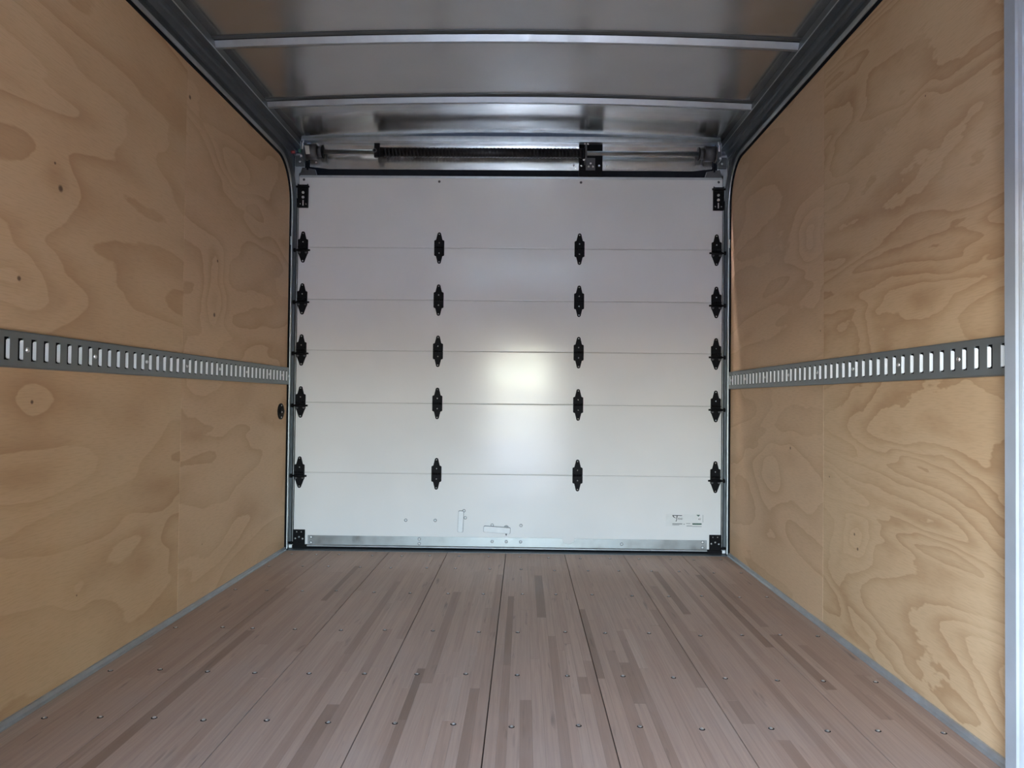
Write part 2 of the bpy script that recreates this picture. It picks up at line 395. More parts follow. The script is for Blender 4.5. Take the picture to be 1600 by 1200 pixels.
# ================================================================== SIDE WALLS
R_TR = 0.24                                   # bend radius of the door tracks
TC_Y, TC_Z = 4.093, 2.049                     # track centre lines (upright, level)
def ply_outline(y0, y1, last):
    zt = PLY_TOP
    if not last: return [(y0, 0.012), (y1, 0.012), (y1, zt), (y0, zt)]
    r = R_TR + 0.031; cy, cz = TC_Y - R_TR, TC_Z - R_TR
    pts = [(y0, 0.012), (y1, 0.012)]
    a1 = math.degrees(math.acos(min(1, (y1 - cy) / r)))
    pts += [p for p in arc(cy, cz, R_TR - 0.031, 3, 87, 10)]
    pts = [(y0, 0.012), (y1, 0.012), (y1, cz)] + [(min(p[0], y1), min(p[1], zt)) for p in arc(cy, cz, R_TR - 0.027, 0, 90, 14)][1:-1] + [(cy, zt), (y0, zt)]
    return pts
PLYS = {
    'L': [plywood('plywood_left_near', 3.1, 7.0, 0.50, [(2.049, 1.347, .014), (1.887, 1.082, .010), (1.948, .779, .008), (2.022, 1.407, .006), (2.165, .24, .004)],
                  [(1.75, 1.09, .50, .15, .50), (1.70, 1.66, .60, .16, .34), (2.0, .58, .42, .10, .32), (2.45, .28, .3, .12, .3)], 1.0, 0.35),
          plywood('plywood_left_rear', 7.7, 7.0, 0.42, [(2.831, 1.897, .012), (3.092, 1.123, .013), (3.115, 1.343, .009)],
                  [(3.09, 1.23, .12, .14, .35), (3.3, 1.75, .3, .10, .3), (2.95, .9, .2, .1, .25)], 1.4, 0.6)],
    'R': [plywood('plywood_right_near', 12.3, 11.0, 0.60, [(2.542, .375, .007), (2.518, .332, .008), (2.363, .928, .005), (2.098, 1.626, .004), (2.749, .54, .005)],
                  [(2.35, .70, .20, .07, .16), (2.62, .45, .25, .06, .14), (1.75, .22, .5, .10, .25)], 2.0, 0.3, 0.8, 3.4),
          plywood('plywood_right_rear', 21.9, 7.0, 0.36, [(2.835, 1.058, .005), (3.149, .615, .009)],
                  [(2.95, 1.42, .14, .10, .35), (3.4, .5, .2, .25, .3), (2.95, .5, .25, .12, .3)], 1.3, 0.65)],
}
for side, sx in (('left', -1), ('right', 1)):
    wall = MB().box(sx * (HW + 0.014), sx * (HW + 0.03), FRONT - 0.04, 4.2, -0.06, 2.20).build('wall_' + side, 'galv_dark')
    tag(wall, 'plywood lined %s side wall of the truck body' % side, 'wall', kind='structure')
    ms = PLYS['L' if side == 'left' else 'R']
    for (y0, y1, last, m) in ((FRONT, 1.584, False, ms[0]), (1.5865, 2.8045, False, ms[0]), (2.8065, REAR, True, ms[1])):
        pan = MB().prism(ply_outline(y0, y1, last), 'x', sx * HW, sx * (HW + 0.012)).build('plywood_panel', m, wall)
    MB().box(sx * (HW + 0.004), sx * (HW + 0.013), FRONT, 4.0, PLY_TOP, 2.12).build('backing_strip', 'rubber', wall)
    # upper rail of the roof: an angle hung under the roof sheet
    a = lambda t: sx * (HW - t)
    pr = [(a(-0.01), 2.080), (a(0.010), 2.080), (a(0.012), 2.103), (a(0.019), 2.106), (a(0.020), 2.116), (a(0.020), 2.121), (a(0.0455), 2.121), (a(0.048), 2.124), (a(0.048), 2.162), (a(-0.01), 2.175)]
    tr = MB().prism(pr, 'y', FRONT, 4.118).build('trim_%d' % (1 if sx < 0 else 2), 'galv_dark')
    tag(tr, 'dull grey stepped roof rail along the top of the %s wall' % side, 'rail', kind='structure')
    rv = MB().dome((0, 0, 0), 0.004, 0.0015, 'z', -1, 10, 2).mesh('rivet', 'galv_dark')
    for i in range(24):
        put('rivet', rv, tr, (a(0.033), 0.2 + 0.16 * i, 2.121))
    MB().box(a(0.0488), a(0.0475), FRONT, 4.118, 2.1215, 2.1265).build('edge_bead', 'alu', tr)
    # metal angle at the foot of the wall
    pf = [(a(-0.004), 0.0), (a(0.013), 0.0), (a(0.013), 0.003), (a(0.006), 0.006), (a(0.005), 0.017), (a(-0.0), 0.018), (a(-0.004), 0.018)]
    bb = MB().prism(pf, 'y', FRONT, REAR).build('baseboard_' + side, 'alu')
    tag(bb, 'narrow aluminium angle at the foot of the %s plywood wall' % side, 'trim', kind='structure')

# ================================================================== CEILING AND ROOF BOWS
def arch(x): return ARCH * (1 - (x / 1.107) ** 2)
mb = MB(); nx, ys = 24, [FRONT, 0.6, 1.2, 1.8, 2.3, 2.9, 3.5, 3.6, 3.8, 4.0, 4.13]
for j, yy in enumerate(ys):
    for i in range(nx + 1):
        x = -HW + 2 * HW * i / nx; mb.v.append((x, yy, CEIL + arch(x)))
for j in range(len(ys) - 1):
    for i in range(nx):
        k = j * (nx + 1) + i; mb.f.append((k, k + nx + 1, k + nx + 2, k + 1)); mb.sm.append(True)
ceil = mb.build('ceiling', 'ceil')
sol = ceil.modifiers.new('thickness', 'SOLIDIFY'); sol.thickness = 0.004; sol.offset = -1
tag(ceil, 'grey metal roof sheet with soft reflections', 'ceiling', kind='structure')
def sweep_x(prof, x0, x1, n=20):
    mb = MB(); m = len(prof)
    for i in range(n + 1):
        x = x0 + (x1 - x0) * i / n; zc = CEIL + arch(x)
        mb.v += [(x, p[0], zc + p[1]) for p in prof]
    for i in range(n):
        for k in range(m):
            mb.f.append((i * m + k, i * m + (k + 1) % m, (i + 1) * m + (k + 1) % m, (i + 1) * m + k)[::-1]); mb.sm.append(False)
    mb.f.append(tuple(range(m))[::-1][::-1]); mb.sm.append(False)
    mb.f.append(tuple(n * m + k for k in range(m))[::-1]); mb.sm.append(False)
    return mb
BOWS = [(3.535, 'arched grey roof bow nearest the rear roll-up door'), (2.925, 'second arched grey roof bow counted from the rear door'),
        (2.315, 'third arched grey roof bow counted from the rear door'), (1.705, 'fourth arched grey roof bow counted from the rear door')]
for by, lab in BOWS:
    bw = root('roof_bow', (0, by, CEIL), lab, 'roof bow', 'roof bows across the ceiling')
    hat = [(by - 0.001, -0.0005), (by + 0.013, -0.025), (by + 0.030, -0.025), (by + 0.034, -0.0005)]
    sweep_x(hat, -1.125, 1.125).build('bow_channel', 'rail_alu', bw)
    sweep_x([(by - 0.030, -0.0005), (by - 0.030, -0.0025), (by - 0.004, -0.0025), (by - 0.004, -0.0005)], -1.125, 1.125).build('flange', 'galv_dark', bw)
    sweep_x([(by + 0.034, -0.0005), (by + 0.034, -0.0025), (by + 0.056, -0.0025), (by + 0.056, -0.0005)], -1.125, 1.125).build('flange', 'galv_dark', bw)
    sweep_x([(by - 0.004, -0.0005), (by - 0.004, -0.004), (by - 0.0012, -0.004), (by - 0.0012, -0.0005)], -1.125, 1.125).build('gap_shadow', 'rubber', bw)  # black strip standing in for the gap shadow along the bow

# ================================================================== REAR WALL (frame round the door)
rear = MB()
rear.box(-HW - 0.02, HW + 0.02, 4.150, 4.19, -0.05, 2.2)
rear = rear.build('wall_rear', 'rubber'); tag(rear, 'dark rear frame around the white roll-up door', 'wall', kind='structure')
for sx in (-1, 1):
    # light jamb plate in the upper corner beside the door top
    pj = [(sx * 1.150, 1.86), (sx * 1.127, 1.86), (sx * 1.127, 1.99), (sx * 1.098, 2.02), (sx * 1.098, 2.10), (sx * 1.150, 2.10)]
    MB().prism(pj, 'y', 4.121, 4.130).build('corner_plate', 'alu', rear)
    MB().prism([(sx * 1.121, 1.979), (sx * 1.03, 1.979), (sx * 1.04, 2.012), (sx * 1.108, 2.022)], 'y', 4.116, 4.135).build('end_block', 'iron', rear)
# header sheets above the door
def header(x0, x1, left_up, right_up):
    poly = [(x0, 2.150), (x0, 2.009 + left_up), (x0 + 0.10, 2.009), (x1 - 0.10, 2.009), (x1, 2.009 + right_up), (x1, 2.150)]
    return MB().prism(poly, 'y', 4.098, 4.104).build('header_sheet', 'header', rear)
header(-1.062, 0.362, 0.012, 0.0); header(0.487, 1.062, 0.0, 0.012)
MB().box(0.362, 0.487, 4.108, 4.118, 1.98, 2.17).build('header_gap_plate', 'black', rear)
MB().prism([(4.06, 2.148), (4.104, 2.150), (4.104, 2.176), (4.06, 2.176)], 'x', -1.1, 1.1).build('header_angle', 'galv', rear)
bl = MB().dome((0, 0, 0), 0.0055, 0.004, 'y', -1, 10, 3).mesh('bolt', 'bolt')
for (x, z) in ((0.335, 2.035), (0.377, 2.037), (0.470, 2.038), (0.510, 2.034), (1.012, 2.040), (-1.03, 2.044)):
    put('bolt', bl, rear, (x, 4.098 if not 0.362 < x < 0.487 else 4.108, z))
thr = MB().prism([(REAR - 0.008, -0.03), (REAR - 0.008, 0.0015), (4.10, 0.004), (4.15, 0.004), (4.15, -0.03)], 'x', -HW, HW).build('trim_3', 'galv_dark')
tag(thr, 'dull grey steel sill under the bottom of the roll-up door', 'sill', kind='structure')

# ================================================================== ROLL-UP DOOR
DX = 1.123
door = root('door_1', (0, DOOR, 0.0), 'closed white roll-up door of six panels with black hinges', 'door', kind='structure')
SEAMS = [0.022, 0.4014, 0.7721, 1.0491, 1.3190, 1.5968, 1.976]
panels = []
for i in range(6):
    z0, z1 = SEAMS[i] + 0.0005, SEAMS[i + 1] - 0.0005
    e = 0.0018
    poly = [(DOOR + 0.022, z0), (DOOR + e, z0), (DOOR + 0.0004, z0 + e), (DOOR, z0 + 0.004), (DOOR, z1 - 0.004), (DOOR + 0.0004, z1 - e), (DOOR + e, z1), (DOOR + 0.022, z1)]
    mb = MB().prism(poly, 'x', -DX, DX)
    panels.append(mb.build('door_panel', 'door', door))
MB().prism([(DOOR - 0.0035, 1.968), (DOOR - 0.0035, 1.9795), (DOOR + 0.022, 1.9795), (DOOR + 0.022, 1.976), (DOOR, 1.976), (DOOR, 1.968)], 'x', -DX + 0.004, DX - 0.004).build('top_cap', 'alu', door)
sm_dark = MB().dome((0, 0, 0), 0.0068, 0.003, 'y', -1, 10, 2).mesh('screw', 'iron')
for (x, z) in ((-1.0984, 1.957), (-0.376, 1.951), (0.376, 1.951), (1.1027, 1.957)):
    put('screw', sm_dark, panels[5], (x, DOOR, z))

# hinges -------------------------------------------------------------
def half_leaf(s):   # outline of one leaf, pointing up (s=1) or down (s=-1)
    r = [(0.0265, 0.0015 * s), (0.0265, 0.038 * s), (0.0235, 0.041 * s), (0.0170, 0.0435 * s), (0.0095, 0.074 * s)]
    tip = arc(0, 0.0735 * s, 0.0097, 5 * s, 175 * s, 8)
    return r + tip + [(-x, z) for x, z in reversed(r)]
def side_leaf():    # lower leaf of an edge hinge, wider at its two roller bolts
    r = [(0.0265, -0.0015), (0.0265, -0.012), (0.0275, -0.024), (0.0265, -0.033), (0.0225, -0.040), (0.0095, -0.0745)]
    tip = arc(0, -0.0735, 0.0097, -5, -175, 8)
    return r + tip + [(-x, z) for x, z in reversed(r)]
Y1 = 0.0; TH = -0.0045
leaf_up = MB().prism(half_leaf(1), 'y', TH, Y1).mesh('hinge_leaf', 'black')
leaf_dn = MB().prism(half_leaf(-1), 'y', TH, Y1).mesh('hinge_leaf', 'black')
leaf_side = MB().prism(side_leaf(), 'y', TH, Y1).mesh('hinge_leaf', 'black')
kn = MB()
for i in range(5):
    kn.cyl((-0.0258 + i * 0.0104, -0.0055, 0), 0.0052, 0.0098, 'x', 10)
knuckle = kn.mesh('knuckle', 'black')
hs = MB().dome((0, -0.0045, 0), 0.0034, 0.0025, 'y', -1, 10, 2).mesh('screw', 'bolt')
ring = MB().cyl((0, -0.0045, 0), 0.0060, -0.004, 'y', 12).mesh('roller_bolt', 'iron')
HX = [-1.097, -0.372, 0.371, 1.093]
HZ = [0.4018, 0.7725, 1.048, 1.3195, 1.596]
for hz in HZ:
    for ci, hx in enumerate(HX):
        edge = ci in (0, 3)
        hg = root('hinge', (hx, DOOR, hz)); hg.parent = door; hg.location = Vector((hx, DOOR, hz)) - WLOC[door]
        put('hinge_leaf', leaf_up, hg, (hx, DOOR, hz)); put('hinge_leaf', leaf_side if edge else leaf_dn, hg, (hx, DOOR, hz))
        put('knuckle', knuckle, hg, (hx, DOOR, hz))
        for z in ((0.0735, 0.027, -0.0735) if edge else (0.0735, 0.027, -0.027, -0.0735)):
            put('screw', hs, hg, (hx, DOOR, hz + z))
        if edge:
            s = -1 if ci == 0 else 1
            for dx in (-0.018, 0.018): put('roller_bolt', ring, hg, (hx + dx, DOOR, hz - 0.029))
            mb = MB(); rz = hz - 0.0185
            mb.cyl((hx - s * 0.040, DOOR - 0.0135, rz), 0.0048, s * 0.078, 'x', 12)
            mb.cyl((hx - s * 0.0265, DOOR - 0.0135, rz), 0.0075, s * 0.053, 'x', 12)
            mb.cyl((hx + s * 0.036, DOOR - 0.0135, rz), 0.0105, s * 0.010, 'x', 16)
            mb.build('roller', 'black', hg)
# top brackets ---------------------------------------------------------
for s in (-1, 1):
    bx = s * 1.100
    br = root('top_bracket', (bx, DOOR, 1.867)); br.parent = door; br.location = Vector((bx, DOOR, 1.867)) - WLOC[door]
    MB().box(bx - 0.028, bx + 0.028, DOOR - 0.005, DOOR, 1.805, 1.926).build('plate', 'black', br, bevel=0.001)
    for t in (-0.0265, 0.0245):
        MB().box(bx + t, bx + t + 0.003, DOOR - 0.017, DOOR - 0.005, 1.805, 1.93).build('side_flange', 'black', br)
    MB().cyl((bx - s * 0.034, DOOR - 0.013, 1.916), 0.0058, s * 0.075, 'x', 12).build('roller', 'black', br)
    MB().box(bx - 0.0245, bx + 0.0245, DOOR - 0.012, DOOR - 0.005, 1.905, 1.927).build('roller_holder', 'black', br)
    for z in (1.886, 1.861):
        MB().cyl((bx, DOOR - 0.005, z), 0.0075, -0.0045, 'y', 6).build('bolt', 'bolt', br)
    MB().box(bx - 0.003, bx + 0.003, DOOR - 0.0056, DOOR - 0.005, 1.817, 1.846).build('adjusting_slot', 'alu_pale', br)
    for t in (-0.016, 0.016):
        put('screw', hs, br, (bx + t, DOOR - 0.0008, 1.826))
# bottom brackets --------------------------------------------------------
for s in (-1, 1):
    bx = s * 1.0935
    br = root('bottom_bracket', (bx, DOOR, 0.05)); br.parent = door; br.location = Vector((bx, DOOR, 0.05)) - WLOC[door]
    MB().prism([(bx - 0.030, 0.012), (bx + s * 0.040 if s > 0 else bx - 0.040, 0.006), (bx + 0.030, 0.012), (bx + 0.030, 0.100), (bx - 0.030, 0.100)] if False else
               [(bx - 0.031, 0.004), (bx + 0.031, 0.004), (bx + 0.031, 0.100), (bx - 0.031, 0.100)], 'y', DOOR - 0.006, DOOR).build('plate', 'black', br, bevel=0.001)
    MB().box(bx - s * 0.042, bx + s * 0.046, DOOR - 0.012, DOOR, 0.003, 0.020).build('foot', 'black', br)
    MB().cyl((bx + s * 0.028, DOOR - 0.013, 0.032), 0.0065, s * 0.024, 'x', 12).build('roller', 'black', br)
    for (dx, z, r) in ((-0.012, 0.088, 0.0035), (0.012, 0.088, 0.0035), (0.0, 0.061, 0.0055), (-0.020, 0.053, 0.0055), (0.019, 0.052, 0.0055)):
        MB().dome((bx + dx, DOOR - 0.006, z), r, 0.003, 'y', -1, 10, 2).build('bolt', 'bolt' if r < 0.005 else 'galv', br)
    MB().box(bx + s * 0.034, bx + s * 0.050, DOOR - 0.016, DOOR - 0.004, 0.006, 0.022).build('cable_clip', 'zinc', br, bevel=0.001)
# bottom rail with a half-round notch -------------------------------------
nx_, nr = 0.326, 0.034
poly = [(-1.048, 0.0185), (1.050, 0.0185), (1.050, 0.0705)] + [(nx_ + nr * math.cos(math.radians(t)), 0.0705 - 0.030 * math.sin(math.radians(t))) for t in range(0, 181, 15)] + [(-1.048, 0.0705)]
rail = MB().prism(poly, 'y', DOOR - 0.003, DOOR).build('bottom_rail', 'rail_alu', door)
MB().prism([(DOOR - 0.003, 0.0235), (DOOR - 0.010, 0.0175), (DOOR - 0.010, 0.0145), (DOOR, 0.0145), (DOOR, 0.0235)], 'x', -1.05, 1.05).build('drip_lip', 'alu', rail)
MB().box(-0.105, 0.115, DOOR - 0.0045, DOOR - 0.003, 0.040, 0.060).build('backing_plate', 'rail_alu', rail)
_r = MB().cyl((0, 0.0005, 0), 0.0082, -0.0015, 'y', 14); _rn = len(_r.f); _d = MB().dome((0, -0.001, 0), 0.0058, 0.0035, 'y', -1, 12, 3); _r.add(_d.v, _d.f, True)
rvm = _r.mesh('rivet', 'iron'); rvm.materials.append(MAT['latch'])
for p_ in list(rvm.polygons)[_rn:]: p_.material_index = 1
for (x, z) in ((-1.030, 0.061), (-1.030, 0.033), (1.028, 0.061), (1.028, 0.033), (-0.458, 0.058), (-0.458, 0.034), (0.605, 0.045)):
    put('rivet', rvm, rail, (x, DOOR - 0.003, z))
for x in (-0.0742, 0.0, 0.0756): put('rivet', rvm, rail, (x, DOOR - 0.0045, 0.0505))
MB().prism([(DOOR - 0.006, -0.002), (DOOR - 0.009, 0.006), (DOOR - 0.004, 0.0148), (DOOR + 0.02, 0.0148), (DOOR + 0.02, -0.002)], 'x', -1.10, 1.10).build('bottom_seal', 'rubber', door)
# rivets on the lowest panel
for (x, z) in ((-0.5311, 0.1555), (-0.3756, 0.1567), (-0.2244, 0.209), (-0.2172, 0.1722), (-0.0751, 0.1354), (0.0764, 0.1357)):
    put('rivet', rvm, panels[0], (x, DOOR, z))
# latch bars ---------------------------------------------------------------
def bar(cx, cz, L, wd, ang, name):
    c, s_ = math.cos(ang), math.sin(ang); pts = []
    for (px, pz, a0) in ((L / 2 - 0.006, wd / 2 - 0.006, 0), (-L / 2 + 0.006, wd / 2 - 0.006, 90), (-L / 2 + 0.006, -wd / 2 + 0.006, 180), (L / 2 - 0.006, -wd / 2 + 0.006, 270)):
        pts += arc(px, pz, 0.006, a0, a0 + 90, 3)
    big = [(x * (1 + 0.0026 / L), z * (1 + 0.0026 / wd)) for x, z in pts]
    pts = [(cx + c * x - s_ * z, cz + s_ * x + c * z) for x, z in pts]
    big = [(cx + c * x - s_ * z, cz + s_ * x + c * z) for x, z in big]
    MB().prism(big, 'y', DOOR - 0.008, DOOR - 0.0005).build(name + '_shadow_rim', 'iron', door)  # dark, slightly larger plate added as the bar's shadow outline
    return MB().prism(pts, 'y', DOOR - 0.015, DOOR - 0.008).build(name, 'latch', door, bevel=0.0015)
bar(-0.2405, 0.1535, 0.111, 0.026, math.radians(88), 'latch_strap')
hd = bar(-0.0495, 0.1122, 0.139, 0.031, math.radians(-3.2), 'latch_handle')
mb = MB().cyl((-0.0005, DOOR, 0.122), 0.014, -0.008, 'y', 16); mb.build('pivot', 'track', hd)
MB().prism([(-0.006, 0.096), (0.004, 0.096), (0.002, 0.083), (-0.003, 0.083)], 'y', DOOR - 0.008, DOOR - 0.002).build('pin', 'iron', hd)
# sticker ------------------------------------------------------------------
sx0, sx1, sz0, sz1 = 0.836, 1.004, 0.142, 0.207
stk = MB().box(sx0, sx1, DOOR - 0.0006, DOOR, sz0, sz1).build('sticker', 'film', door)
stk['label'] = 'small worn sticker with dark lettering'
def flat(poly, m, name, y=0.0009): return MB().prism(poly, 'y', DOOR - y, DOOR - 0.0005).build(name, m, stk)
def sp(u, v): return (0.8299 + u * 0.0001677 / 1.0, 0.2297 - v * 0.0001655)    # sheet coordinates measured on the sticker
def rect(u0, v0, u1, v1): return [sp(u0, v0), sp(u1, v0), sp(u1, v1), sp(u0, v1)]
flat(rect(242, 178, 540, 198), 'ink', 'lettering')
flat([sp(372, 190), sp(402, 190), sp(378, 330), sp(362, 380), sp(340, 378), sp(362, 320)], 'ink', 'lettering')
flat([sp(240, 182), sp(262, 182), sp(300, 235), sp(345, 268), sp(338, 280), sp(280, 250), sp(242, 200)], 'ink', 'lettering')
def text(body, size, u, v, m, shear=0.15):
    cu = bpy.data.curves.new('lettering', 'FONT'); cu.body = body; cu.size = size; cu.shear = shear; cu.extrude = 0.0002
    cu.materials.append(MAT[m])
    x, z = sp(u, v)
    return put('lettering', cu, stk, (x, DOOR - 0.0008, z), (math.radians(90), 0, 0))
text('RAI', 0.0155, 408, 322, 'ink', 0.2)
text('41', 0.0150, 1036, 325, 'ink', 0.3)
flat([sp(985, 160), sp(1105, 160), sp(1052, 218)], 'ink_green', 'emblem')
flat(rect(862, 425, 1150, 472), 'ink_green', 'colour_bar')
flat(rect(860, 522, 1150, 536), 'ink_grey', 'print_line')
flat(rect(680, 505, 860, 524), 'ink_grey', 'print_line')
flat(rect(665, 430, 800, 446), 'ink_grey', 'print_line')
flat(rect(240, 440, 550, 466), 'ink_grey', 'print_line')
flat(rect(590, 448, 620, 474), 'ink_grey', 'print_line')
flat(rect(240, 480, 450, 494), 'ink_grey', 'print_line')
flat(rect(1184, 160, 1194, 400), 'ink_grey', 'print_line')

# ================================================================== DOOR TRACKS
def track_path():
    pts = [((y, TC_Z), (0, 1)) for y in (0.1, 2.0, 3.0, TC_Y - R_TR)]
    cy, cz = TC_Y - R_TR, TC_Z - R_TR
    for i in range(1, 19):
        t = math.radians(90 - 5 * i); pts.append(((cy + R_TR * math.cos(t), cz + R_TR * math.sin(t)), (math.cos(t), math.sin(t))))
    pts += [((TC_Y, z), (1, 0)) for z in (1.2, 0.6, 0.008)]
    return pts
for sx, side in ((-1, 'left'), (1, 'right')):
    a = lambda t: sx * (HW - t)
    tk = root('door_track', (sx * (HW - 0.01), TC_Y, 0.0), 'grey steel roller track bending from the %s door edge up along the ceiling' % side, 'door track', 'roller door tracks')
    hwid = 0.025
    # closed C section: (inset from wall, offset across the track; + is outside of the bend)
    prof = [(0.001, -hwid), (0.0085, -hwid), (0.0085, -hwid + 0.0025), (0.004, -hwid + 0.003),
            (0.004, hwid - 0.003), (0.0185, hwid - 0.003), (0.0185, hwid - 0.011), (0.021, hwid - 0.011), (0.021, hwid), (0.001, hwid)]
    mb = MB(); path = track_path(); m = len(prof)
    for (p, nrm) in path:
        for (t, q) in prof: mb.v.append((a(t), p[0] + nrm[0] * q, p[1] + nrm[1] * q))
    for i in range(len(path) - 1):
        for k in range(m):
            f = (i * m + k, i * m + (k + 1) % m, (i + 1) * m + (k + 1) % m, (i + 1) * m + k)
            mb.f.append(f if sx < 0 else f[::-1]); mb.sm.append(False)
    e0 = tuple(range(m)); e1 = tuple((len(path) - 1) * m + k for k in range(m))
    mb.f += [e0[::-1] if sx < 0 else e0, e1 if sx < 0 else e1[::-1]]; mb.sm += [False, False]
    mb.build('channel', 'galv_dark', tk)
    lip = [(0.0085, -hwid - 0.0005), (0.0125, -hwid), (0.0125, -hwid + 0.017), (0.0085, -hwid + 0.017)]
    lb = MB()
    for (p, nrm) in path:
        for (t, q) in lip: lb.v.append((a(t), p[0] + nrm[0] * q, p[1] + nrm[1] * q))
    for i in range(len(path) - 1):
        for k in range(4):
            f = (i * 4 + k, i * 4 + (k + 1) % 4, (i + 1) * 4 + (k + 1) % 4, (i + 1) * 4 + k); lb.f.append(f if sx < 0 else f[::-1]); lb.sm.append(False)
    lb.build('lip', 'galv', tk)
    # black gasket between lining and track
    g = MB(); gp = []
    pr2 = [(0.000, -hwid - 0.009), (0.005, -hwid - 0.009), (0.0075, -hwid - 0.0005), (0.000, -hwid - 0.0005)]
    for (p, nrm) in path:
        for (t, q) in pr2: gp.append((a(t), p[0] + nrm[0] * q, p[1] + nrm[1] * q))
    g.v = gp
    for i in range(len(path) - 1):
        for k in range(4):
            f = (i * 4 + k, i * 4 + (k + 1) % 4, (i + 1) * 4 + (k + 1) % 4, (i + 1) * 4 + k); g.f.append(f if sx < 0 else f[::-1]); g.sm.append(False)
    g.build('gasket', 'rubber', tk)
    # bracket plates that hold the upright
    for z in ((1.62,) if sx < 0 else (1.62,)):
        MB().box(a(0.0005), a(0.009), TC_Y - hwid - 0.006, TC_Y - hwid, z - 0.022, z + 0.022).build('bracket', 'galv', tk)
    # corner plate behind the bend
    cy, cz = TC_Y - R_TR, TC_Z - R_TR
    pts = arc(cy, cz, R_TR + 0.027, 0, 90, 14) + [(cy, 2.079), (4.115, 2.079), (4.115, cz)]
    MB().prism(pts, 'x', a(-0.012), a(0.002)).build('corner_gusset', 'galv_dark', tk)
    # edge strip between track and door
    MB().box(a(0.029), a(0.0265), 4.108, 4.125, 0.02, 1.86).build('edge_strip', 'galv', tk)

# ================================================================== COUNTERBALANCE SPRING
SY, SZ = 4.052, 2.086
sb = root('counterbalance_spring', (0, SY, SZ), 'black coil spring on a steel shaft above the white roll-up door', 'door spring')
MB().cyl((-1.06, SY, SZ), 0.0115, 2.13, 'x', 20).build('shaft', 'galv', sb)
mb = MB(); pts = []; turns, n = 56, 10
x0, x1, rs = -0.660, 0.375, 0.0225
for i in range(turns * n + 1):
    t = 2 * math.pi * i / n; pts.append((x0 + (x1 - x0) * i / (turns * n), SY + rs * math.cos(t), SZ + rs * math.sin(t)))
mb.tube(pts, 0.0048, 5).build('coil', 'spring', sb)
MB().cyl((x0, SY, SZ), 0.0235, x1 - x0, 'x', 28).build('coil_sleeve', 'spring', sb)
# winding cone and plug
wc = MB().cyl((-0.705, SY, SZ), 0.030, 0.045, 'x', 20, 0.024).build('winding_cone', 'black', sb)
MB().box(-0.706, -0.678, SY - 0.036, SY - 0.018, SZ - 0.036, SZ + 0.036).build('set_plate', 'black', wc)
MB().cyl((-0.703, SY - 0.0365, SZ - 0.003), 0.011, -0.003, 'y', 16).build('set_screw', 'iron', wc)
MB().cyl((-0.703, SY - 0.0395, SZ - 0.003), 0.0065, -0.0015, 'y', 16).build('socket', 'black', wc)
MB().cyl((0.372, SY, SZ), 0.026, 0.018, 'x', 20).build('end_plug', 'black', sb)
# centre bearing bracket
cb = MB().box(0.391, 0.399, SY - 0.03, 4.108, SZ - 0.045, SZ + 0.045).build('centre_bracket', 'iron', sb)
MB().box(0.399, 0.448, 4.094, 4.108, 2.012, 2.075).build('mount_plate', 'iron', cb, bevel=0.001)
for (x, z) in ((0.4235, 2.046), (0.4135, 2.029), (0.436, 2.029)):
    put('bolt', bl, cb, (x, 4.094, z))
for (x, z) in ((0.386, 2.126), (0.404, 2.126), (0.383, 2.043)):
    put('bolt', bl, cb, (x, SY - 0.030, z))
# cable drums, end bearings and brackets
for s in (-1, 1):
    d = MB().cyl((s * 1.010, SY, SZ), 0.040, s * 0.058, 'x', 28)
    d.cyl((s * 0.985, SY, SZ), 0.028, s * 0.025, 'x', 24)
    d.cyl((s * 1.066, SY, SZ), 0.046, s * 0.005, 'x', 28)
    dr = d.build('cable_drum', 'iron', sb)
    MB().cyl((s * 0.978, SY, SZ), 0.034, s * 0.006, 'x', 20).build('drum_hub', 'black', dr)
    eb = MB().box(s * 1.092, s * 1.138, 4.085, 4.104, 2.022, 2.078).build('end_bracket', 'galv_dark', sb, bevel=0.001)
    MB().box(s * 1.088, s * 1.092, SY - 0.035, 4.10, 2.045, 2.130).build('bearing_plate', 'galv', eb)
    MB().dome((s * 1.112, 4.085, 2.045), 0.006, 0.004, 'y', -1, 10, 2).build('bolt', 'bolt', eb)
    MB().box(s * 1.080, s * 1.090, SY - 0.04, SY - 0.03, 2.048, 2.058).build('cable_clamp', 'zinc', eb, bevel=0.001)
    cp = [(s * 1.077, SY - 0.046, SZ), (s * 1.0775, SY - 0.043, SZ + 0.028), (s * 1.075, SY - 0.034, SZ + 0.05)]
    MB().tube(cp, 0.0035, 8).build('cable', 'zinc', eb)
    MB().box(s * 1.079, s * 1.071, 4.094, 4.105, 2.005, 2.06).build('strap', 'rubber', eb)
# coloured tags on the left drum only
MB().prism([(-1.066, 2.102), (-1.042, 2.101), (-1.036, 2.058), (-1.056, 2.057)], 'y', SY - 0.053, SY - 0.051).build('paper_tag', 'paper', sb)
MB().box(-1.098, -1.084, SY - 0.05, SY - 0.038, 2.068, 2.084).build('green_mark', 'green', sb, bevel=0.002)
MB().cyl((-1.140, SY - 0.03, 2.074), 0.0085, 0.020, 'x', 14).build('red_mark', 'red', sb)

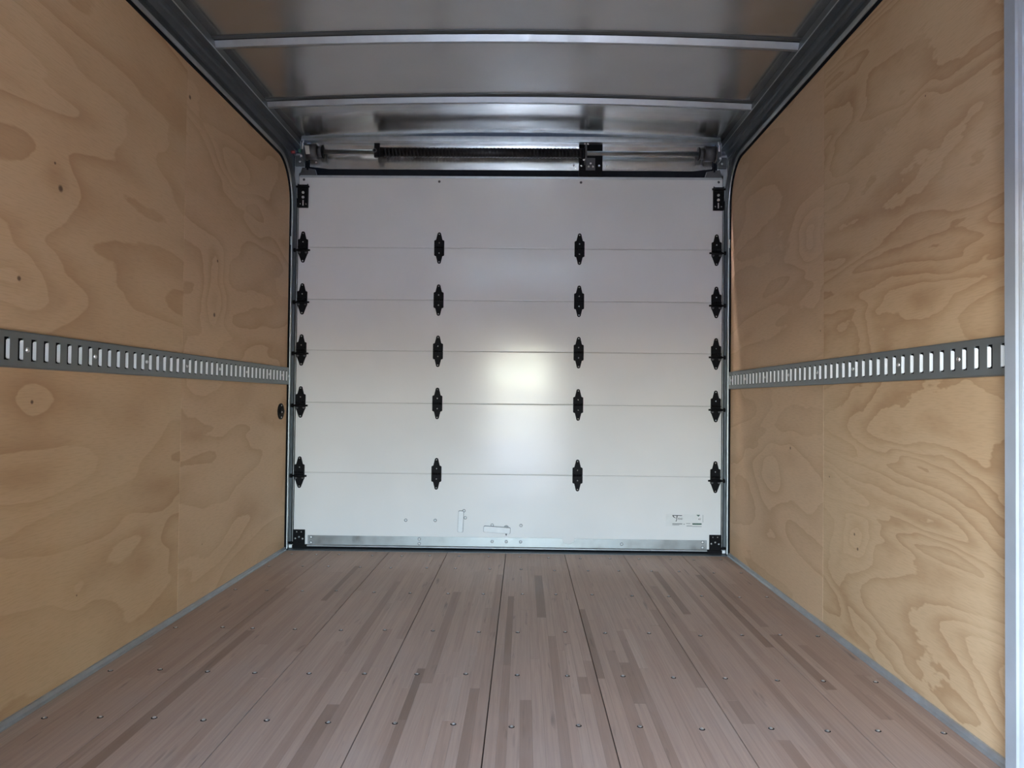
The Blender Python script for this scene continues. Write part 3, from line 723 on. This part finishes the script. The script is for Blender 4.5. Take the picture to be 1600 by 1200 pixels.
# ================================================================== CARGO TRACKS
hsl, wsl = 0.0275, 0.0105            # half height / half width of a slot
def cargo_track(sx, side, y_first, count, y_end, screw_after, extra):
    a = lambda t: sx * (HW - t)
    tk = root('cargo_track', (sx * HW, 2.8, TRACK_Z), 'slotted grey steel cargo track screwed to the %s plywood wall' % side, 'cargo track', 'slotted cargo tracks on the walls')
    D = 0.0118; z = TRACK_Z; h2 = TRACK_H / 2
    first, last = y_first - 0.0508, y_end
    k0 = -int((y_first - 0.02) / 0.0508)         # the track runs on towards the front wall
    y_start = y_first + k0 * 0.0508 - 0.025
    mb = MB()
    for s in (1, -1):
        poly = [(a(D), z + s * hsl), (a(D), z + s * (h2 - 0.004)), (a(D - 0.002), z + s * (h2 - 0.001)), (a(0.0), z + s * h2), (a(0.0), z + s * (h2 - 0.003)), (a(D - 0.0035), z + s * (h2 - 0.006)), (a(D - 0.0035), z + s * hsl)]
        mb.prism(poly, 'y', y_start, last)
    prev = y_start
    for k in range(k0, count):
        yc = y_first + 0.0508 * k
        mb.box(a(D), a(D - 0.0035), prev, yc - wsl, z - hsl, z + hsl); prev = yc + wsl
    mb.box(a(D), a(D - 0.0035), prev, last, z - hsl, z + hsl)
    mb.build('rail', 'track', tk)
    MB().box(a(0.0), a(0.0012), y_start, last, z - h2 + 0.004, z + h2 - 0.004).build('slot_shade', 'rubber', tk)  # black sheet added behind the slots as the shade inside them
    # bright folded lip on the far side of every slot
    lp = []
    for t in ((D - 0.0036, -hsl + 0.002), (D - 0.0036, hsl - 0.002)): lp.append(t)
    o = MB().prism([(a(D - 0.0006), -hsl + 0.0032), (a(0.0048), -hsl + 0.0032), (a(0.0022), -hsl + 0.0065), (a(0.0022), hsl - 0.0075), (a(0.0048), hsl - 0.0042), (a(D - 0.0006), hsl - 0.0042)], 'y', 0.0, 0.0025).mesh('slot_lip', 'zinc')
    for k in range(k0, count):
        put('slot_lip', o, tk, (0, y_first + 0.0508 * k + wsl - 0.0004, z))
    sc = MB().dome((0, 0, 0), 0.0068, 0.0048, 'x', -sx, 12, 3).mesh('screw', 'bolt')
    ks = [screw_after + 6 * i + 0.5 for i in range(-4, 9)]
    for k in ks + extra:
        yc = y_first + 0.0508 * k
        if y_start < yc < last - 0.01: put('screw', sc, tk, (a(D), yc, z))
    return tk
cargo_track(-1, 'left', 1.8307, 44, 4.051, 1, [41.5])
cargo_track(1, 'right', 1.7396, 46, 4.051, 3, [44.5])

# ================================================================== WALL ANCHOR, FRONT POST
ay, az = 3.958, 0.7245
ap = root('anchor_plate', (-HW, ay, az), 'small black oval bolted plate low on the left wall beside the door', 'wall plate')
pts = [(ay + 0.047 * math.cos(t) * (1.0), az + 0.041 * math.sin(t)) for t in [2 * math.pi * i / 28 for i in range(28)]]
MB().prism(pts, 'x', -HW, -HW + 0.006).build('plate', 'black', ap, bevel=0.001)
pts = [(ay + 0.034 * math.cos(t), az + 0.018 * math.sin(t)) for t in [2 * math.pi * i / 20 for i in range(20)]]
MB().prism(pts, 'x', -HW + 0.006, -HW + 0.012).build('boss', 'black', ap, bevel=0.002)
an = MB().dome((0, 0, 0), 0.0042, 0.003, 'x', 1, 10, 2).mesh('bolt', 'bolt')
for (dy, dz, x) in ((0, 0.030, 0.006), (0, -0.030, 0.006), (-0.012, -0.003, 0.012), (0.044, 0, 0.006)):
    put('bolt', an, ap, (-HW + x, ay + dy, az + dz))

a = lambda t: HW - t
pp = [(a(0.0), 1.645), (a(0.066), 1.645), (a(0.070), 1.640), (a(0.070), 1.604), (a(0.066), 1.600), (a(0.063), 1.6005), (a(0.061), 1.604), (a(0.0555), 1.604), (a(0.051), 1.599), (a(0.030), 1.597), (a(0.0), 1.597)]
post = MB().prism(pp, 'z', 0.0, 2.12).build('trim_4', 'post')
tag(post, 'pale aluminium door post upright against the right plywood wall', 'post', kind='structure')

# ================================================================== FRONT WALL, CAB AND YARD BEHIND THE CAMERA
ox0, ox1, oz1 = OPEN
fr = MB()
fr.box(-HW, ox0, FRONT - 0.04, FRONT, -0.05, 2.16); fr.box(ox1, HW, FRONT - 0.04, FRONT, -0.05, 2.16); fr.box(ox0, ox1, FRONT - 0.04, FRONT, oz1, 2.16)
fr = fr.build('wall_front', 'skin'); tag(fr, 'front wall with the walk-through opening to the cab', 'wall', kind='structure')
gr = MB().box(-60, 60, -80, 40, -1.10, -1.02).build('ground', 'ground'); tag(gr, 'grey asphalt yard under the truck', 'ground', kind='structure')
tr_ = root('tree', (6.6, -9.5, -1.02), 'leafy green tree standing in the yard outside the cab', 'tree')
mb = MB(); mb.cyl((6.6, -9.5, -1.02), 0.25, 3.0, 'z', 12, 0.16); mb.build('trunk', 'bark', tr_)
cr = MB(); rr = random.Random(5)
for i in range(420):
    t, q = rr.uniform(0, 6.283), rr.uniform(-1, 1); R_ = rr.uniform(0.65, 1.0)
    c = Vector((6.6 + 2.9 * R_ * math.sqrt(1 - q * q) * math.cos(t), -9.5 + 2.4 * R_ * math.sqrt(1 - q * q) * math.sin(t), 3.0 + 3.0 * R_ * q))
    u = Vector((rr.gauss(0, 1), rr.gauss(0, 1), rr.gauss(0, 1))).normalized(); v = u.orthogonal().normalized(); ww = u.cross(v); sz = rr.uniform(0.35, 0.7)
    cr.add([c + u * sz, c + v * sz * .6, c - u * sz, c - v * sz * .6, c + ww * sz * .3, c - ww * sz * .3], [(0, 1, 4), (1, 2, 4), (2, 3, 4), (3, 0, 4), (1, 0, 5), (2, 1, 5), (3, 2, 5), (0, 3, 5)])
o = cr.build('crown', 'leaf', tr_); o['kind'] = 'stuff'
